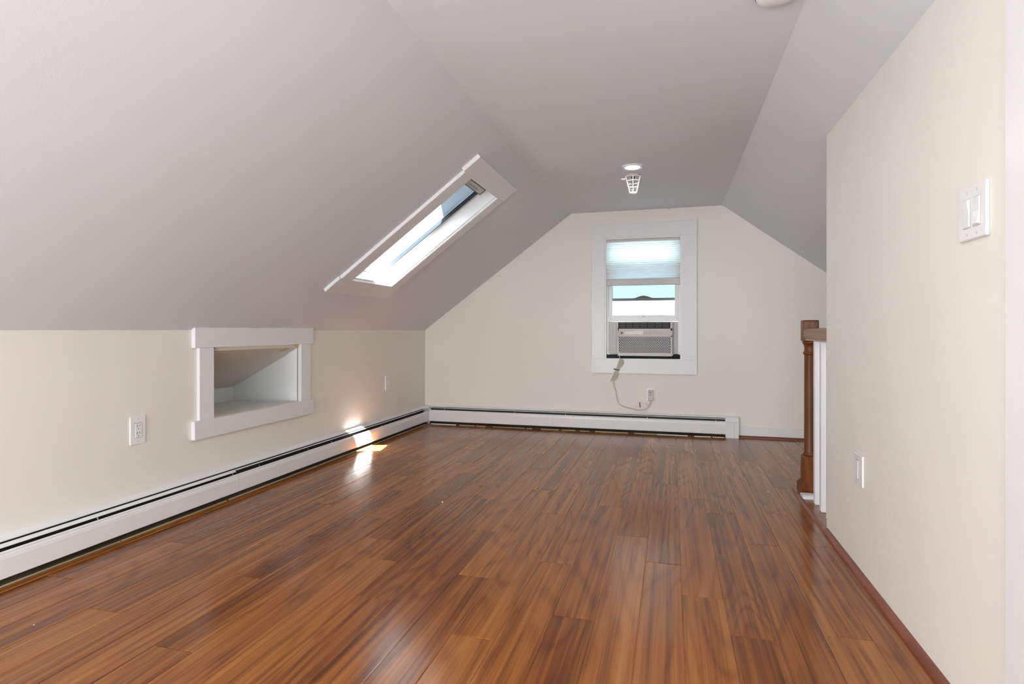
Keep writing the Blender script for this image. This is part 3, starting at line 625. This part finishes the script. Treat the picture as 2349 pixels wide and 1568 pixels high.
for k in range(6):
    a = 2 * PI * k / 6 - PI / 2 + 0.05
    c_, s_ = math.cos(a), math.sin(a)
    put('cage_wire', G().tube([(cgx + rt * c_, cgy + rt * s_, zt), (cgx + rb * c_, cgy + rb * s_, zb), (cgx + rb * 0.3 * c_, cgy + rb * 0.3 * s_, zb - 0.002)], 0.0026, 6), 'wire', cg, smooth=True)
for q in (0.0, 0.28, 0.52, 0.72, 1.0):
    rr = rt + (rb - rt) * q; zz = zt + (zb - zt) * q
    put('cage_ring', G().tube([(cgx + rr * math.cos(2 * PI * k / 20), cgy + rr * math.sin(2 * PI * k / 20), zz) for k in range(20)], 0.0018 if 0 < q < 1 else 0.0026, 5, True), 'wire', cg, smooth=True)
# smoke alarm, mostly above the frame
sd = empty('smoke_alarm', (0.322, 1.985, ZC), label='white round smoke alarm on the flat ceiling cut by the frame top', cat='smoke alarm')
put('alarm_body', G().lathe([(0.066, ZC), (0.066, ZC - 0.012), (0.062, ZC - 0.024), (0.045, ZC - 0.034), (0.0, ZC - 0.036)], 0.322, 1.985, 32, cap=False), 'plate', sd, smooth=True)
put('vent_ring', G().tube([(0.322 + 0.0635 * math.cos(2 * PI * k / 32), 1.985 + 0.0635 * math.sin(2 * PI * k / 32), ZC - 0.019) for k in range(32)], 0.0018, 5, True), 'slit', sd)
# nail in the ceiling at the back wall
put('nail', G().lathe([(0.0012, ZC), (0.0012, ZC - 0.012), (0.004, ZC - 0.013), (0.004, ZC - 0.015)], -0.022, 5.262, 8), 'slit', label='tiny dark nail in the ceiling edge above the window', cat='nail')

# ------------------------------------------------------------------ crumbs on the floor
def crumb(x, y, r, label):
    g_ = G(); bmesh.ops.create_icosphere(g_.b, subdivisions=1, radius=r)
    for v in g_.b.verts: v.co *= random.uniform(0.75, 1.2); v.co.z *= 0.5
    zmin = min(v.co.z for v in g_.b.verts)
    bmesh.ops.translate(g_.b, vec=(x, y, -zmin - 0.0003), verts=g_.b.verts)
    put('paint_chip', g_, 'paper', label=label, cat='crumb')
crumb(-1.181, 2.865, 0.006, 'white paint chip on the planks in the middle of the left floor')
crumb(0.528, 3.546, 0.006, 'white paint chip on the planks near the newel post')
crumb(-1.92, 1.334, 0.0022, 'tiny white paint chip on the planks near the front left')

# ------------------------------------------------------------------ outdoors
put('ground', G().box(-60, 60, -40, 80, -6.2, -6.0), 'ground', kind='structure', label='grey ground around the house')
hs = empty('house', (1.0, 26, -6), label='neighbouring house whose dark roof ridge shows low in the window', cat='house')
put('house_wall', G().box(-0.2, 4.2, 25.5, 31, -6, 0.2), 'siding', hs)
put('house_roof', G().prism([(24.9, 0.1), (31.6, 0.1), (28.25, 1.70)], 'X', -0.32, 4.6), 'shingle', hs)
tr = empty('tree', (-2.0, 27, -6), label='dark green tree top low behind the window glass', cat='tree')
g = G()
for k in range(14):
    b2 = bmesh.new(); bmesh.ops.create_icosphere(b2, subdivisions=2, radius=random.uniform(0.35, 0.6))
    ox, oy, oz = random.uniform(-1.1, 0.7), random.uniform(-0.8, 0.8), random.uniform(-1.6, -0.1)
    for v in b2.verts: v.co *= random.uniform(0.82, 1.18)
    bmesh.ops.translate(b2, vec=(-2.1 + ox, 27 + oy, 1.25 + oz), verts=b2.verts)
    me = bpy.data.meshes.new('tmp'); b2.to_mesh(me); b2.free(); g.b.from_mesh(me); bpy.data.meshes.remove(me)
put('crown', g, 'leaf', tr)
put('trunk', G().lathe([(0.2, -6), (0.14, 0.3)], -2.2, 27, 10), 'newel', tr)
